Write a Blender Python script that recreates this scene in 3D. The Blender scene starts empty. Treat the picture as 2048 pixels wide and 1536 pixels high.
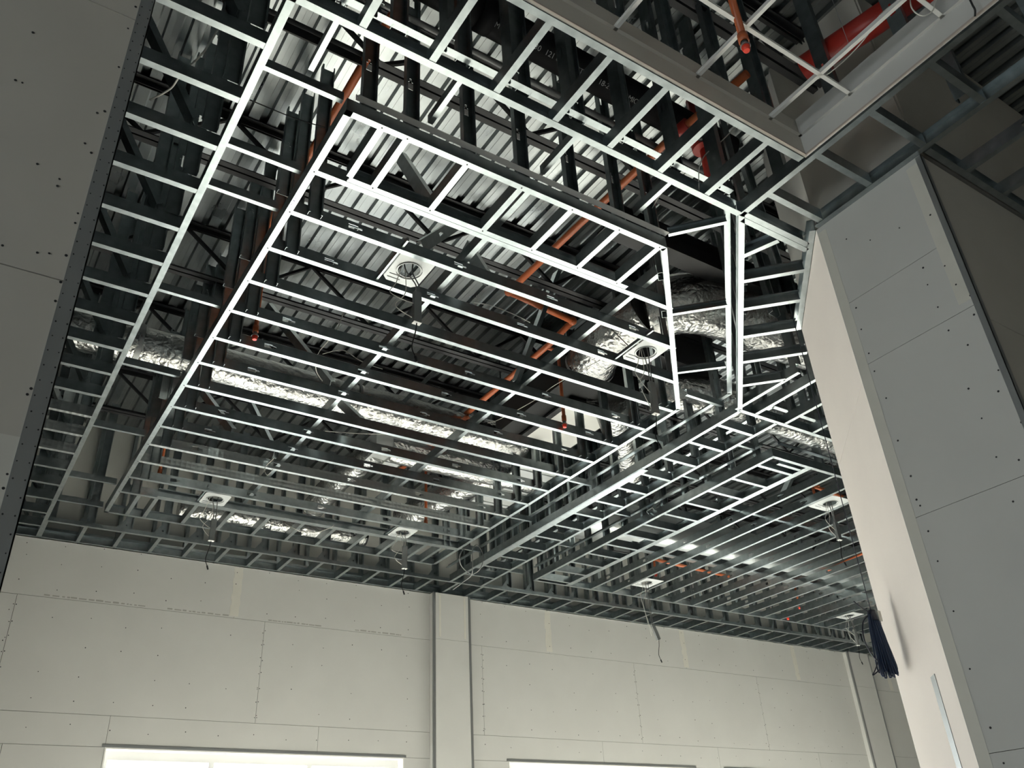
import bpy, math, random
from mathutils import Vector, Matrix

random.seed(7)
SC = bpy.context.scene
COL = SC.collection
H = 1.6            # eye height: all coordinates below are relative to the eye, floor at -H

# ------------------------------------------------------------------ camera, world, lights, exposure
cam_d = bpy.data.cameras.new('camera')
cam_d.sensor_width = 36.0
cam_d.lens = 36.0 * 1712.5 / 2048.0
cam_d.clip_start = 0.05
cam_d.clip_end = 300
cam = bpy.data.objects.new('camera', cam_d)
COL.objects.link(cam)
R = ((0.8366374, -0.54553781, -0.04925816),
     (0.24534153, 0.4536155, -0.85676164),
     (0.48974013, 0.70471376, 0.51335477))
mw = Matrix(((R[0][0], -R[1][0], -R[2][0], 0),
             (R[0][1], -R[1][1], -R[2][1], 0),
             (R[0][2], -R[1][2], -R[2][2], H),
             (0, 0, 0, 1)))
cam.matrix_world = mw
SC.camera = cam

SC.view_settings.view_transform = 'Standard'
SC.view_settings.look = 'None'
SC.view_settings.gamma = 1.0
SC.view_settings.use_curve_mapping = False
SC.view_settings.exposure = 1.45

W = bpy.data.worlds.new('sky')
SC.world = W
W.use_nodes = True
nt = W.node_tree
bg = nt.nodes['Background']
tc = nt.nodes.new('ShaderNodeTexCoord')
sep = nt.nodes.new('ShaderNodeSeparateXYZ')
ramp = nt.nodes.new('ShaderNodeValToRGB')
ramp.color_ramp.elements[0].position = 0.0
ramp.color_ramp.elements[0].color = (0.95, 0.97, 1.0, 1)
ramp.color_ramp.elements[1].position = 0.9
ramp.color_ramp.elements[1].color = (0.62, 0.78, 1.0, 1)
nt.links.new(tc.outputs['Generated'], sep.inputs[0])
nt.links.new(sep.outputs['Z'], ramp.inputs['Fac'])
nt.links.new(ramp.outputs['Color'], bg.inputs['Color'])
bg.inputs['Strength'].default_value = 2.6

sun_d = bpy.data.lights.new('sun', 'SUN')
sun_d.energy = 26.0
sun_d.angle = math.radians(0.6)
sun_d.color = (1.0, 0.95, 0.87)
sun = bpy.data.objects.new('sun', sun_d)
sun.rotation_euler = (math.radians(-57), 0, math.radians(-8))
COL.objects.link(sun)

# daylight portals in the three window openings (no light of their own, they only guide sky sampling)
WINS = [(1.83, 5.46), (7.08, 10.62), (11.3, 14.7)]
WTOP, WBOT = 1.62, -1.45
for x0, x1 in WINS:
    a = bpy.data.lights.new('window_daylight', 'AREA')
    a.shape = 'RECTANGLE'
    a.size = x1 - x0
    a.size_y = WTOP - WBOT
    a.cycles.is_portal = True
    o = bpy.data.objects.new('window_daylight', a)
    o.location = ((x0 + x1) / 2, 11.06, H + (WTOP + WBOT) / 2)
    o.rotation_euler = (math.radians(-90), 0, 0)
    COL.objects.link(o)

for loc, sx, sy, rot in (((0.0, -9.15, H - 0.5), 0.8, 2.2, (math.radians(90), 0, 0)), ((-7.15, 0.45, H + 0.0), 3.7, 3.2, (math.radians(90), 0, math.radians(-90)))):  # sky portals for the two unseen openings added as fill
    a = bpy.data.lights.new('window_daylight', 'AREA')
    a.shape = 'RECTANGLE'
    a.size, a.size_y = sx, sy
    a.cycles.is_portal = True
    o = bpy.data.objects.new('window_daylight', a)
    o.location = loc
    o.rotation_euler = rot
    COL.objects.link(o)
SC.cycles.max_bounces = 10
SC.cycles.diffuse_bounces = 5
SC.cycles.glossy_bounces = 6
SC.cycles.transparent_max_bounces = 8
SC.cycles.sample_clamp_indirect = 6.0
SC.cycles.use_denoising = True
SC.cycles.caustics_reflective = True


# ------------------------------------------------------------------ materials
def mat(name, col, rough=0.6, metal=0.0, noise=None, bump=None, spec=0.5):
    m = bpy.data.materials.new(name)
    m.use_nodes = True
    n = m.node_tree.nodes
    l = m.node_tree.links
    b = n['Principled BSDF']
    b.inputs['Base Color'].default_value = (*col, 1)
    b.inputs['Roughness'].default_value = rough
    b.inputs['Metallic'].default_value = metal
    b.inputs['Specular IOR Level'].default_value = spec
    tcn = n.new('ShaderNodeTexCoord')
    if noise:
        sc, c2, lo, hi = noise[:4]
        t = n.new('ShaderNodeTexNoise')
        t.inputs['Scale'].default_value = sc
        t.inputs['Detail'].default_value = 5
        r = n.new('ShaderNodeValToRGB')
        r.color_ramp.elements[0].position = lo
        r.color_ramp.elements[0].color = (*col, 1)
        r.color_ramp.elements[1].position = hi
        r.color_ramp.elements[1].color = (*c2, 1)
        l.new(tcn.outputs['Object'], t.inputs['Vector'])
        l.new(t.outputs['Fac'], r.inputs['Fac'])
        l.new(r.outputs['Color'], b.inputs['Base Color'])
        if len(noise) > 4:
            mr = n.new('ShaderNodeMapRange')
            mr.inputs['To Min'].default_value = noise[4]
            mr.inputs['To Max'].default_value = noise[5]
            l.new(t.outputs['Fac'], mr.inputs['Value'])
            l.new(mr.outputs['Result'], b.inputs['Roughness'])
    if bump:
        kind, sc, st, dist = bump
        if kind == 'noise':
            t2 = n.new('ShaderNodeTexNoise')
            t2.inputs['Scale'].default_value = sc
            t2.inputs['Detail'].default_value = 6
            out = t2.outputs['Fac']
        elif kind == 'crinkle':
            t2 = n.new('ShaderNodeTexVoronoi')
            t2.feature = 'DISTANCE_TO_EDGE'
            t2.inputs['Scale'].default_value = sc
            t3 = n.new('ShaderNodeTexNoise')
            t3.inputs['Scale'].default_value = sc * 0.7
            t3.inputs['Detail'].default_value = 6
            mx = n.new('ShaderNodeMath')
            mx.operation = 'ADD'
            mp = n.new('ShaderNodeMath')
            mp.operation = 'MULTIPLY'
            mp.inputs[1].default_value = 2.2
            l.new(tcn.outputs['Object'], t3.inputs['Vector'])
            l.new(t3.outputs['Color'], t2.inputs['Vector']) if False else None
            l.new(t3.outputs['Fac'], mp.inputs[0])
            l.new(t2.outputs['Distance'], mx.inputs[0])
            l.new(mp.outputs[0], mx.inputs[1])
            out = mx.outputs[0]
        else:   # dimples along the member
            mpn = n.new('ShaderNodeMapping')
            mpn.inputs['Scale'].default_value = (20, 0, 22)
            t2 = n.new('ShaderNodeTexVoronoi')
            t2.inputs['Scale'].default_value = 1.0
            t2.inputs['Randomness'].default_value = 0.0
            l.new(tcn.outputs['Object'], mpn.inputs['Vector'])
            out = t2.outputs['Distance']
            l.new(mpn.outputs['Vector'], t2.inputs['Vector'])
        if kind != 'dimple':
            l.new(tcn.outputs['Object'], t2.inputs['Vector'])
        bp = n.new('ShaderNodeBump')
        bp.inputs['Strength'].default_value = st
        bp.inputs['Distance'].default_value = dist
        l.new(out, bp.inputs['Height'])
        l.new(bp.outputs['Normal'], b.inputs['Normal'])
    return m


M = {}
M['galv'] = mat('galvanized steel', (0.355, 0.395, 0.405), 0.33, 1.0, noise=(14, (0.46, 0.505, 0.515), 0.35, 0.7, 0.26, 0.40))
M['dimple'] = mat('dimpled galvanized steel', (0.50, 0.53, 0.53), 0.40, 1.0, bump=('dimple', 1, 0.9, 0.006))
M['deck'] = mat('galvanized deck', (0.30, 0.32, 0.325), 0.30, 1.0, noise=(3, (0.40, 0.42, 0.42), 0.3, 0.75, 0.22, 0.38))
M['black'] = mat('black primed steel', (0.018, 0.018, 0.02), 0.5)
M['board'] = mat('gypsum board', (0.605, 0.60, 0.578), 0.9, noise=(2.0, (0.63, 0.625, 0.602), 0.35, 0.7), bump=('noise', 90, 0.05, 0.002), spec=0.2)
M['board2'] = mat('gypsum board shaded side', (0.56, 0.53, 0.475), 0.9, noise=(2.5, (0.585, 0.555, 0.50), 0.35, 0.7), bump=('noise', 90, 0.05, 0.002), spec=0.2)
M['pale'] = mat('pale primed board', (0.82, 0.755, 0.71), 0.85, noise=(2.0, (0.79, 0.725, 0.685), 0.35, 0.7), spec=0.2)  # daylight falling on the angled face is put into this paler colour
M['purple'] = mat('purple marker ink', (0.16, 0.07, 0.30), 0.6)
M['mud'] = mat('joint compound', (0.70, 0.68, 0.62), 0.85, noise=(6, (0.67, 0.65, 0.59), 0.4, 0.65), spec=0.2)
M['gap'] = mat('board joint shadow gap', (0.10, 0.095, 0.09), 0.95, spec=0.1)
M['bead'] = mat('metal corner bead', (0.36, 0.37, 0.37), 0.5, 0.8)
M['screw'] = mat('screw heads', (0.02, 0.02, 0.022), 0.5)
M['sheath'] = mat('exterior sheathing', (0.60, 0.60, 0.56), 0.9, noise=(1.5, (0.66, 0.655, 0.62), 0.35, 0.65), spec=0.2)
M['foil'] = mat('foil duct wrap', (0.55, 0.55, 0.54), 0.26, 1.0, bump=('crinkle', 16, 0.55, 0.02))
M['foilflat'] = mat('flat foil wrap', (0.74, 0.77, 0.77), 0.38, 1.0, bump=('noise', 9, 0.25, 0.02))
M['orange'] = mat('orange sprinkler pipe', (0.52, 0.13, 0.045), 0.42)
M['red'] = mat('red enamel', (0.40, 0.03, 0.02), 0.4)
M['redcap'] = mat('red sprinkler cap', (0.85, 0.06, 0.03), 0.35)
M['plate'] = mat('pale zinc plate', (0.56, 0.58, 0.58), 0.45, 0.35)
M['white'] = mat('white painted steel', (0.80, 0.79, 0.76), 0.45)
M['cable'] = mat('white cable', (0.70, 0.69, 0.64), 0.5)
M['flex'] = mat('grey flexible conduit', (0.22, 0.22, 0.22), 0.45, 0.5)
M['blue'] = mat('blue cable jacket', (0.010, 0.024, 0.066), 0.4)
M['darkblue'] = mat('dark cable jacket', (0.02, 0.022, 0.04), 0.45)
M['rubber'] = mat('black insulation', (0.012, 0.013, 0.014), 0.7)
M['pipeblack'] = mat('black drain pipe', (0.010, 0.010, 0.011), 0.7, spec=0.15)
M['ink'] = mat('pale print', (0.45, 0.45, 0.45), 0.7)
M['panelwhite'] = mat('white unit panel', (0.78, 0.77, 0.73), 0.5)
M['box'] = mat('grey driver box', (0.30, 0.31, 0.31), 0.45, 0.6)
M['floor'] = mat('concrete floor', (0.60, 0.575, 0.54), 0.8, noise=(0.8, (0.54, 0.52, 0.49), 0.35, 0.7))
M['ground'] = mat('paving outside', (0.30, 0.29, 0.28), 0.9)
M['frame'] = mat('window frame', (0.74, 0.74, 0.74), 0.4)
M['dust'] = mat('drywall edge paper', (0.50, 0.43, 0.38), 0.9)
M['ink2'] = mat('grey printed line', (0.38, 0.37, 0.345), 0.9)

g = bpy.data.materials.new('window glass')
g.use_nodes = True
gn = g.node_tree.nodes
gl = g.node_tree.links
gn.remove(gn['Principled BSDF'])
tr = gn.new('ShaderNodeBsdfTransparent')
tr.inputs['Color'].default_value = (0.93, 0.96, 0.95, 1)
gs = gn.new('ShaderNodeBsdfGlossy')
gs.inputs['Roughness'].default_value = 0.02
mx = gn.new('ShaderNodeMixShader')
mx.inputs['Fac'].default_value = 0.07
gl.new(tr.outputs[0], mx.inputs[1])
gl.new(gs.outputs[0], mx.inputs[2])
gl.new(mx.outputs[0], gn['Material Output'].inputs['Surface'])
M['glass'] = g


# ------------------------------------------------------------------ mesh helpers
class MB:
    def __init__(s):
        s.v = []
        s.f = []
        s.smooth = False

    def box(s, a, b):
        x0, y0, z0 = (min(p, q) for p, q in zip(a, b))
        x1, y1, z1 = (max(p, q) for p, q in zip(a, b))
        i = len(s.v)
        s.v += [(x0, y0, z0), (x1, y0, z0), (x1, y1, z0), (x0, y1, z0), (x0, y0, z1), (x1, y0, z1), (x1, y1, z1), (x0, y1, z1)]
        s.f += [tuple(i + k for k in q) for q in ((0, 3, 2, 1), (4, 5, 6, 7), (0, 1, 5, 4), (1, 2, 6, 5), (2, 3, 7, 6), (3, 0, 4, 7))]
        return s

    def prism(s, poly, z0, z1):
        n = len(poly)
        i = len(s.v)
        s.v += [(x, y, z0) for x, y in poly] + [(x, y, z1) for x, y in poly]
        s.f += [tuple(i + k for k in reversed(range(n))), tuple(i + n + k for k in range(n))]
        s.f += [(i + k, i + (k + 1) % n, i + n + (k + 1) % n, i + n + k) for k in range(n)]
        return s

    def obox(s, p0, xd, L, yd, w, zd, h):
        """box from p0 along xd, yd, zd"""
        p0, xd, yd, zd = Vector(p0), Vector(xd), Vector(yd), Vector(zd)
        i = len(s.v)
        for k in (0, 1):
            for a, b in ((0, 0), (1, 0), (1, 1), (0, 1)):
                s.v.append(tuple(p0 + xd * L * a + yd * w * b + zd * h * k))
        s.f += [tuple(i + k for k in q) for q in ((0, 3, 2, 1), (4, 5, 6, 7), (0, 1, 5, 4), (1, 2, 6, 5), (2, 3, 7, 6), (3, 0, 4, 7))]
        return s

    def tube(s, pts, r, n=10, cap=True):
        pts = [Vector(p) for p in pts]
        m = len(pts)
        rs = r if isinstance(r, (list, tuple)) else [r] * m
        t = [(pts[min(k + 1, m - 1)] - pts[max(k - 1, 0)]).normalized() for k in range(m)]
        u = t[0].orthogonal().normalized()
        base = len(s.v)
        for k in range(m):
            u = (u - t[k] * u.dot(t[k]))
            u = u.normalized() if u.length > 1e-6 else t[k].orthogonal().normalized()
            w = t[k].cross(u)
            for j in range(n):
                a = 2 * math.pi * j / n
                rr = rs[k][j % len(rs[k])] if isinstance(rs[k], (list, tuple)) else rs[k]
                s.v.append(tuple(pts[k] + (u * math.cos(a) + w * math.sin(a)) * rr))
        for k in range(m - 1):
            for j in range(n):
                a = base + k * n + j
                b = base + k * n + (j + 1) % n
                s.f.append((a, b, b + n, a + n))
        if cap:
            s.f.append(tuple(base + j for j in reversed(range(n))))
            s.f.append(tuple(base + (m - 1) * n + j for j in range(n)))
        s.smooth = True
        return s

    def mesh(s, name, m, off=(0, 0, 0)):
        me = bpy.data.meshes.new(name)
        ox, oy, oz = off
        me.from_pydata([(x - ox, y - oy, z - oz) for x, y, z in s.v], [], s.f)
        me.materials.append(m)
        if s.smooth:
            me.polygons.foreach_set('use_smooth', [len(p.vertices) == 4 for p in me.polygons])
        me.update()
        return me


def link(o):
    COL.objects.link(o)
    return o


def thing(name, label, cat, loc=(0, 0, 0), group=None):
    o = bpy.data.objects.new(name, None)
    o.empty_display_size = 0.1
    o.location = (loc[0], loc[1], loc[2] + H)
    o['label'] = label
    o['category'] = cat
    if group:
        o['group'] = group
    return link(o)


def base(o):
    """root location in eye coordinates"""
    p = Vector((0, 0, 0))
    q = o
    while q is not None:
        p = p + q.location
        q = q.parent
    return (p.x, p.y, p.z - H)


def part(name, mb, m, parent=None, label=None, kind=None):
    off = base(parent) if parent else (0, 0, 0)
    me = mb.mesh(name, M[m], off)
    o = bpy.data.objects.new(name, me)
    if parent:
        o.parent = parent
    else:
        o.location = (0, 0, H)
    if label:
        o['label'] = label
    if kind:
        o['kind'] = kind
    return link(o)


def single(name, mb, m, label, cat, group=None):
    """a thing that is one mesh"""
    xs = [sum(v[i] for v in mb.v) / len(mb.v) for i in range(3)]
    o = bpy.data.objects.new(name, mb.mesh(name, M[m], xs))
    o.location = (xs[0], xs[1], xs[2] + H)
    o['label'] = label
    o['category'] = cat
    if group:
        o['group'] = group
    return link(o)


def struct(name, mb, m, kind='structure'):
    o = part(name, mb, m)
    o['kind'] = kind
    return o


_cache = {}


def profile_mesh(kind, L, m):
    key = (kind, round(L, 3), m)
    if key in _cache:
        return _cache[key]
    b = MB()
    t = 0.0022
    if kind in ('stud', 'studh', 'slim'):
        h, w = (0.064, 0.032) if kind == 'slim' else (0.092, 0.041)
        holes = []
        if kind == 'studh':
            x = 0.42
            while x < L - 0.25:
                holes.append(x)
                x += 0.81
        x = 0.0
        z0, z1 = h * 0.30, h * 0.70
        for hx in holes:
            b.box((x, 0, 0), (hx, t, h))
            b.box((hx, 0, 0), (hx + 0.07, t, z0))
            b.box((hx, 0, z1), (hx + 0.07, t, h))
            b.box((hx + 0.07, 0, z0 + 0.011), (hx + 0.10, t, 0))
            b.box((hx + 0.07, 0, z1 - 0.011), (hx + 0.10, t, h))
            x = hx + 0.10
        b.box((x, 0, 0), (L, t, h))
        b.box((0, t, 0), (L, w, t))
        b.box((0, t, h - t), (L, w, h))
        b.box((0, w - t, t), (L, w, 0.010))
        b.box((0, w - t, h - 0.010), (L, w, h - t))
    elif kind == 'track':
        h, w = 0.095, 0.042
        b.box((0, 0, 0), (L, t, h))
        b.box((0, t, 0), (L, w, t))
        b.box((0, t, h - t), (L, w, h))
    elif kind == 'wide':       # joist laid flat
        h, w = 0.041, 0.092
        b.box((0, 0, 0), (L, w, t))
        b.box((0, 0, t), (L, t, h))
        b.box((0, w - t, t), (L, w, h))
    elif kind == 'angle':
        b.box((0, 0, 0), (L, 0.045, t))
        b.box((0, 0, t), (L, t, 0.045))
    elif kind == 'channel':
        b.box((0, 0, 0), (L, 0.040, t))
        b.box((0, 0, t), (L, t, 0.070))
        b.box((0, 0.040 - t, t), (L, 0.040, 0.070))
    elif kind == 'tee':
        b.box((0, -0.012, 0), (L, 0.012, 0.0015))
        b.box((0, -0.0012, 0.0015), (L, 0.0012, 0.038))
        b.box((0, -0.004, 0.030), (L, 0.004, 0.038))
    me = b.mesh(kind + '_profile', M[m])
    _cache[key] = me
    return me


def member(name, kind, p0, p1, parent, up=(0, 0, 1), m='galv', label=None, lift=0.0):
    p0, p1 = Vector(p0), Vector(p1)
    x = p1 - p0
    L = x.length
    x.normalize()
    z = Vector(up)
    z = (z - x * z.dot(x)).normalized()
    y = z.cross(x)
    o = bpy.data.objects.new(name, profile_mesh(kind, L, m))
    off = Vector(base(parent))
    o.parent = parent
    mt = Matrix(((x.x, y.x, z.x, p0.x - off.x), (x.y, y.y, z.y, p0.y - off.y), (x.z, y.z, z.z, p0.z - off.z + lift), (0, 0, 0, 1)))
    o.matrix_basis = mt
    if label:
        o['label'] = label
    return link(o)


def smooth_path(pts, n=8):
    P = [Vector(p) for p in pts]
    out = []
    for i in range(len(P) - 1):
        a = P[max(i - 1, 0)]
        b, c = P[i], P[i + 1]
        d = P[min(i + 2, len(P) - 1)]
        for k in range(n):
            t = k / n
            out.append(0.5 * ((2 * b) + (c - a) * t + (2 * a - 5 * b + 4 * c - d) * t * t + (3 * b - a - 3 * c + d) * t ** 3))
    out.append(P[-1])
    return out


def uvray(px, py):
    v = ((px - 1024), (py - 768), 1712.5)
    return Vector([sum(R[k][i] * v[k] for k in range(3)) for i in range(3)])


Z1 = 3.84          # underside of all the dropped framing
DECK = 5.5         # underside of the roof deck
JT, JB = 5.49, 4.93
S = 0.4064         # stud spacing

# ------------------------------------------------------------------ setting: floor, ground, outer walls
struct('floor', MB().box((-7, -9, -H - 0.2), (19, 11.0, -H)), 'floor')
struct('ground', MB().box((-40, 11.2, -H - 0.5), (60, 90, -H - 0.15)), 'ground')
# rear and left walls, each with an unseen glazed opening added to light near surfaces
struct('wall_rear', MB().box((-7, -9.2, -H), (-0.4, -9, 6.2)).box((0.4, -9.2, -H), (19, -9, 6.2)).box((-0.4, -9.2, 0.6), (0.4, -9, 6.2)), 'board2')
struct('window_4', MB().box((-0.4, -9.12, -H), (0.4, -9.11, 0.6)), 'glass')
struct('wall_side', MB().box((19, -9, -H), (19.2, 11.2, 6.2)), 'board')
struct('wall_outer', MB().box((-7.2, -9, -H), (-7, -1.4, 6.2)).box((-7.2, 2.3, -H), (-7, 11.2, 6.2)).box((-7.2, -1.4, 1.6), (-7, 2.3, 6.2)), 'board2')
struct('window_5', MB().box((-7.12, -1.4, -H), (-7.11, 2.3, 1.6)), 'glass')

# roof deck: ribbed sheets laid along the room's depth, lapped over the bar joists
ceil = bpy.data.objects.new('ceiling', MB().box((-7.2, -9.2, DECK + 0.05), (19.2, 11.3, DECK + 0.25)).mesh('ceiling', M['deck']))
ceil.location = (0, 0, H)
ceil['kind'] = 'structure'
link(ceil)


def deck_mesh(L):
    b = MB()
    xs = [0.0]
    prof = []
    p = 0.1524
    for k in range(6):
        x = k * p
        prof += [(x, 0), (x + 0.084, 0), (x + 0.096, 0.042), (x + 0.138, 0.042), (x + 0.150, 0.0)]
    for x, z in prof:
        b.v += [(x, 0, z), (x, L, z)]
    for k in range(len(prof) - 1):
        b.f.append((2 * k, 2 * k + 1, 2 * k + 3, 2 * k + 2))
    # seam bead in the middle of the wide flats
    for k in range(6):
        x = k * p + 0.042
        b.box((x - 0.002, 0, -0.003), (x + 0.002, L, 0.001))
    return b.mesh('deck_panel', M['deck'])


rows = [(-9.0, 2.25), (2.2, 5.17), (5.1, 8.04), (7.97, 11.2)]
for ri, (y0, y1) in enumerate(rows):
    me = deck_mesh(y1 - y0)
    for k in range(28):
        o = bpy.data.objects.new('deck_panel', me)
        o.parent = ceil
        o.location = (-6.9 + k * 0.9144 + (ri % 2) * 0.05, y0, DECK - (0.004 if ri % 2 else 0.0))
        link(o)

# ------------------------------------------------------------------ back wall
YB = 10.8
wb = MB()
t0, t1 = YB + 0.018, YB + 0.36
wb.box((-7, t0, -H), (WINS[0][0], t1, WTOP))
for i in range(3):
    xa = WINS[i][1]
    xb = WINS[i + 1][0] if i < 2 else 19
    wb.box((xa, t0, -H), (xb, t1, WTOP))
for xa, xb in WINS:
    wb.box((xa, t0, -H), (xb, t1, WBOT))
wb.box((-7, t0, WTOP), (19, t1, 3.82))
wall_back = struct('wall_back', wb, 'gap')
hd = MB().box((-7, YB + 0.20, 3.82), (19, YB + 0.36, 5.62))
part('sheathing', MB().box((-7, YB + 0.19, 3.82), (19, YB + 0.36, DECK + 0.03)), 'sheath', wall_back)
JZ = [3.835, 3.168, 1.944, 0.724, -0.49, -H]


def board(x0, x1, z0, z1, parent, m='board', y=YB):
    gp = 0.0022
    part('gypsum_panel', MB().box((x0 + gp, y, z0 + gp), (x1 - gp, y + 0.017, z1 - gp)), m, parent)


top_x = [-7, -1.0, 3.06, 5.84, 7.92, 10.77, 13.6, 15.09, 19]
mid_x = [-7, -2.2, 0.636, 3.46, 5.84, 6.70, 9.59, 12.45, 15.09, 19]
low_x = [-7, -1.3, 1.83, 4.27, 5.84, 8.78, 11.2, 13.7, 19]


def spans(xs, z0, z1):
    for a, b in zip(xs[:-1], xs[1:]):
        board(a, b, z0, z1, wall_back)


spans(top_x, JZ[1], JZ[0])
spans(mid_x, JZ[2], JZ[1])
spans(low_x, WTOP, JZ[2])
for a, b in ((-7, 0.84), (0.84, WINS[0][0]), (WINS[0][1], 7.08), (10.62, 11.3), (14.7, 19)):
    board(a, b, JZ[3], WTOP, wall_back)
    board(a, b, JZ[4], JZ[3], wall_back)
    board(a, b, -H, JZ[4], wall_back)
# joint compound over the butt joints of the top course
for x in (3.06, 7.92, 10.77, 13.6, 16.4):
    b = MB()
    w = 0.055
    n = 9
    for k in range(n):
        za, zb = 3.19 + k * 0.07, 3.19 + (k + 1) * 0.07
        d = random.uniform(-0.012, 0.012)
        b.box((x - w + d, YB - 0.0015, za), (x + w + d * 0.5, YB + 0.001, zb))
    part('joint_compound', b, 'mud', wall_back)
# faint printed edge lines on the boards
b = MB()
for xa, xb in ((0.9, 2.0), (2.25, 3.0), (3.5, 4.2), (4.7, 5.4)):
    x = xa
    while x < xb:
        l = random.uniform(0.02, 0.09)
        b.box((x, YB - 0.0006, 3.185), (x + l, YB, 3.185 + random.uniform(0.012, 0.02)))
        x += l + random.uniform(0.006, 0.03)
part('printed_marks', b, 'ink2', wall_back, kind='stuff')


def screws(pts, parent, axis='y', r=0.006, name='screw_heads'):
    """flat dark screw heads; pts are (u, v, n) with n the wall plane's coordinate"""
    b = MB()
    for (u, v, nrm, out) in pts:
        i = len(b.v)
        c = 6
        rr = r * random.uniform(0.8, 1.2)
        for lay in (0, 1):
            for k in range(c):
                a = 2 * math.pi * k / c
                p, q = rr * math.cos(a), rr * math.sin(a)
                dn = nrm + out * 0.0016 * lay
                b.v.append((u + p, dn, v + q) if axis == 'y' else (dn, u + p, v + q))
        b.f.append(tuple(i + c + k for k in range(c)))
        b.f += [(i + k, i + (k + 1) % c, i + c + (k + 1) % c, i + c + k) for k in range(c)]
    part(name, b, 'screw', parent, kind='stuff')


pts = []
x = -0.2
k = 0
while x < 15:
    if not 5.8 < x < 6.5:
        for z in (2.05, 2.35, 2.65, 2.95, 3.3, 3.6, 3.78, 1.8):
            if random.random() < 0.8:
                pts.append((x + random.uniform(-.02, .02), z + random.uniform(-.04, .04), YB, -1))
    x += S
for jx in (0.636, 3.46, 6.70, 9.59, 12.45):
    for k in range(7):
        for s in (-1, 1):
            pts.append((jx + s * 0.014, 2.02 + k * 0.17 + random.uniform(-.02, .02), YB, -1))
screws(pts, wall_back)

# pilasters on the back wall: board faces, steel corner beads
for px0, px1 in ((5.84, 6.45), (15.09, 15.75)):
    yf = YB - 0.11
    for z0, z1 in ((JZ[1], 3.83), (-H, JZ[1])):
        part('pilaster_panel', MB().box((px0 + .002, yf, z0 + .0015), (px1 - .002, YB, z1 - .0015)), 'board', wall_back)
    for xa in (px0, px1):
        s = 1 if xa == px0 else -1
        b = MB()
        b.box((xa - 0.002 * s, yf - 0.003, -H), (xa + 0.034 * s, yf, 3.83))
        b.box((xa - 0.003 * s, yf - 0.003, -H), (xa, yf + 0.03, 3.83))
        part('corner_bead', b, 'bead', wall_back)
b = MB()
for xa in (6.36, 5.95):
    b.box((xa - 0.02, YB - 0.1125, 3.2), (xa + 0.012, YB - 0.111, 3.8))
part('joint_compound', b, 'mud', wall_back)

# windows
for i, (xa, xb) in enumerate(WINS):
    w = bpy.data.objects.new('window_%d' % (i + 1), None)
    w['kind'] = 'structure'
    w.location = ((xa + xb) / 2, 11.0, H + WBOT)
    link(w)
    yA, yB2 = YB - 0.004, YB + 0.22
    b = MB()
    b.box((xa, yA, WTOP - 0.016), (xb, yB2, WTOP))
    part('head_return', b, 'white', w)
    part('jamb_return', MB().box((xa, yA, WBOT), (xa + 0.016, yB2, WTOP - 0.016)), 'white', w)
    part('jamb_return', MB().box((xb - 0.016, yA, WBOT), (xb, yB2, WTOP - 0.016)), 'white', w)
    part('head_bead', MB().box((xa - 0.03, YB - 0.006, WTOP - 0.002), (xb + 0.03, YB - 0.001, WTOP + 0.028)), 'bead', w)
    x0, x1, zt = xa + 0.016, xb - 0.016, WTOP - 0.016
    fy0, fy1 = YB + 0.16, YB + 0.24
    part('window_frame', MB().box((x0, fy0, zt - 0.09), (x1, fy1, zt)), 'frame', w)
    part('window_frame', MB().box((x0, fy0, WBOT), (x1, fy1, WBOT + 0.08)), 'frame', w)
    nm = 3
    for k in range(nm + 1):
        xm = x0 + (x1 - x0) * k / nm
        xm = min(max(xm, x0 + 0.03), x1 - 0.03)
        part('mullion', MB().box((xm - 0.03, fy0, WBOT + 0.08), (xm + 0.03, fy1, zt - 0.09)), 'frame', w)
    for k in range(nm):
        xm0, xm1 = x0 + (x1 - x0) * k / nm + 0.03, x0 + (x1 - x0) * (k + 1) / nm - 0.03
        part('glass_pane', MB().box((xm0, fy0 + 0.035, WBOT + 0.08), (xm1, fy0 + 0.041, zt - 0.09)), 'glass', w)
    b = MB()
    for xq in (x0 + 0.9, x0 + 2.2):
        b.box((xq, YB + 0.05, zt - 0.003), (xq + 1.0, YB + 0.065, zt - 0.0005))
    part('slot_vent', b, 'bead', w)

# ------------------------------------------------------------------ left wall: board-clad end wall facing us
YL = 2.4
wall_left = struct('wall_left', MB().box((-7, YL + 0.018, -H), (0.085, YL + 0.15, 3.84)).box((-0.04, YL + 0.15, -H), (0.085, YB - 0.01, 3.84)), 'gap')
for z0, z1 in ((2.87, 3.84), (1.647, 2.87), (0.427, 1.647), (-H, 0.427)):
    for xa, xb in ((-7, -3.6), (-3.6, 0.084)):
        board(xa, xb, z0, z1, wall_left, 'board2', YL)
b = MB()
b.box((0.056, YL - 0.004, -H), (0.104, YL - 0.001, 3.84))
b.box((0.100, YL - 0.004, -H), (0.104, YL + 0.06, 3.84))
part('corner_bead', b, 'bead', wall_left)
b = MB()
part('joint_compound', MB().box((0.006, YL - 0.0014, -H), (0.056, YL, 1.12)), 'mud', wall_left)
L1 = [(-0.23, 2.6), (-0.23, 2.36), (-0.21, 2.36), (0.045, 2.94), (0.04, 2.81), (0.045, 2.6), (0.04, 2.37), (0.02, 2.35), (0.035, 2.17), (0.01, 2.2),
      (-0.03, 2.02), (-0.03, 1.99), (0.045, 1.91), (0.045, 1.87), (-0.03, 1.72), (0.0, 1.73), (-0.12, 1.71), (0.045, 1.74), (0.05, 1.64), (0.05, 1.57),
      (0.05, 1.27), (0.045, 1.25), (0.05, 1.01), (0.05, 0.97), (-0.12, 1.3), (-0.3, 1.9), (0.03, 0.8), (-0.1, 2.05), (-0.12, 2.9)]
screws([(u, v, YL, -1) for u, v in L1], wall_left, r=0.0042)
z = -0.5
pp = []
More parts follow.
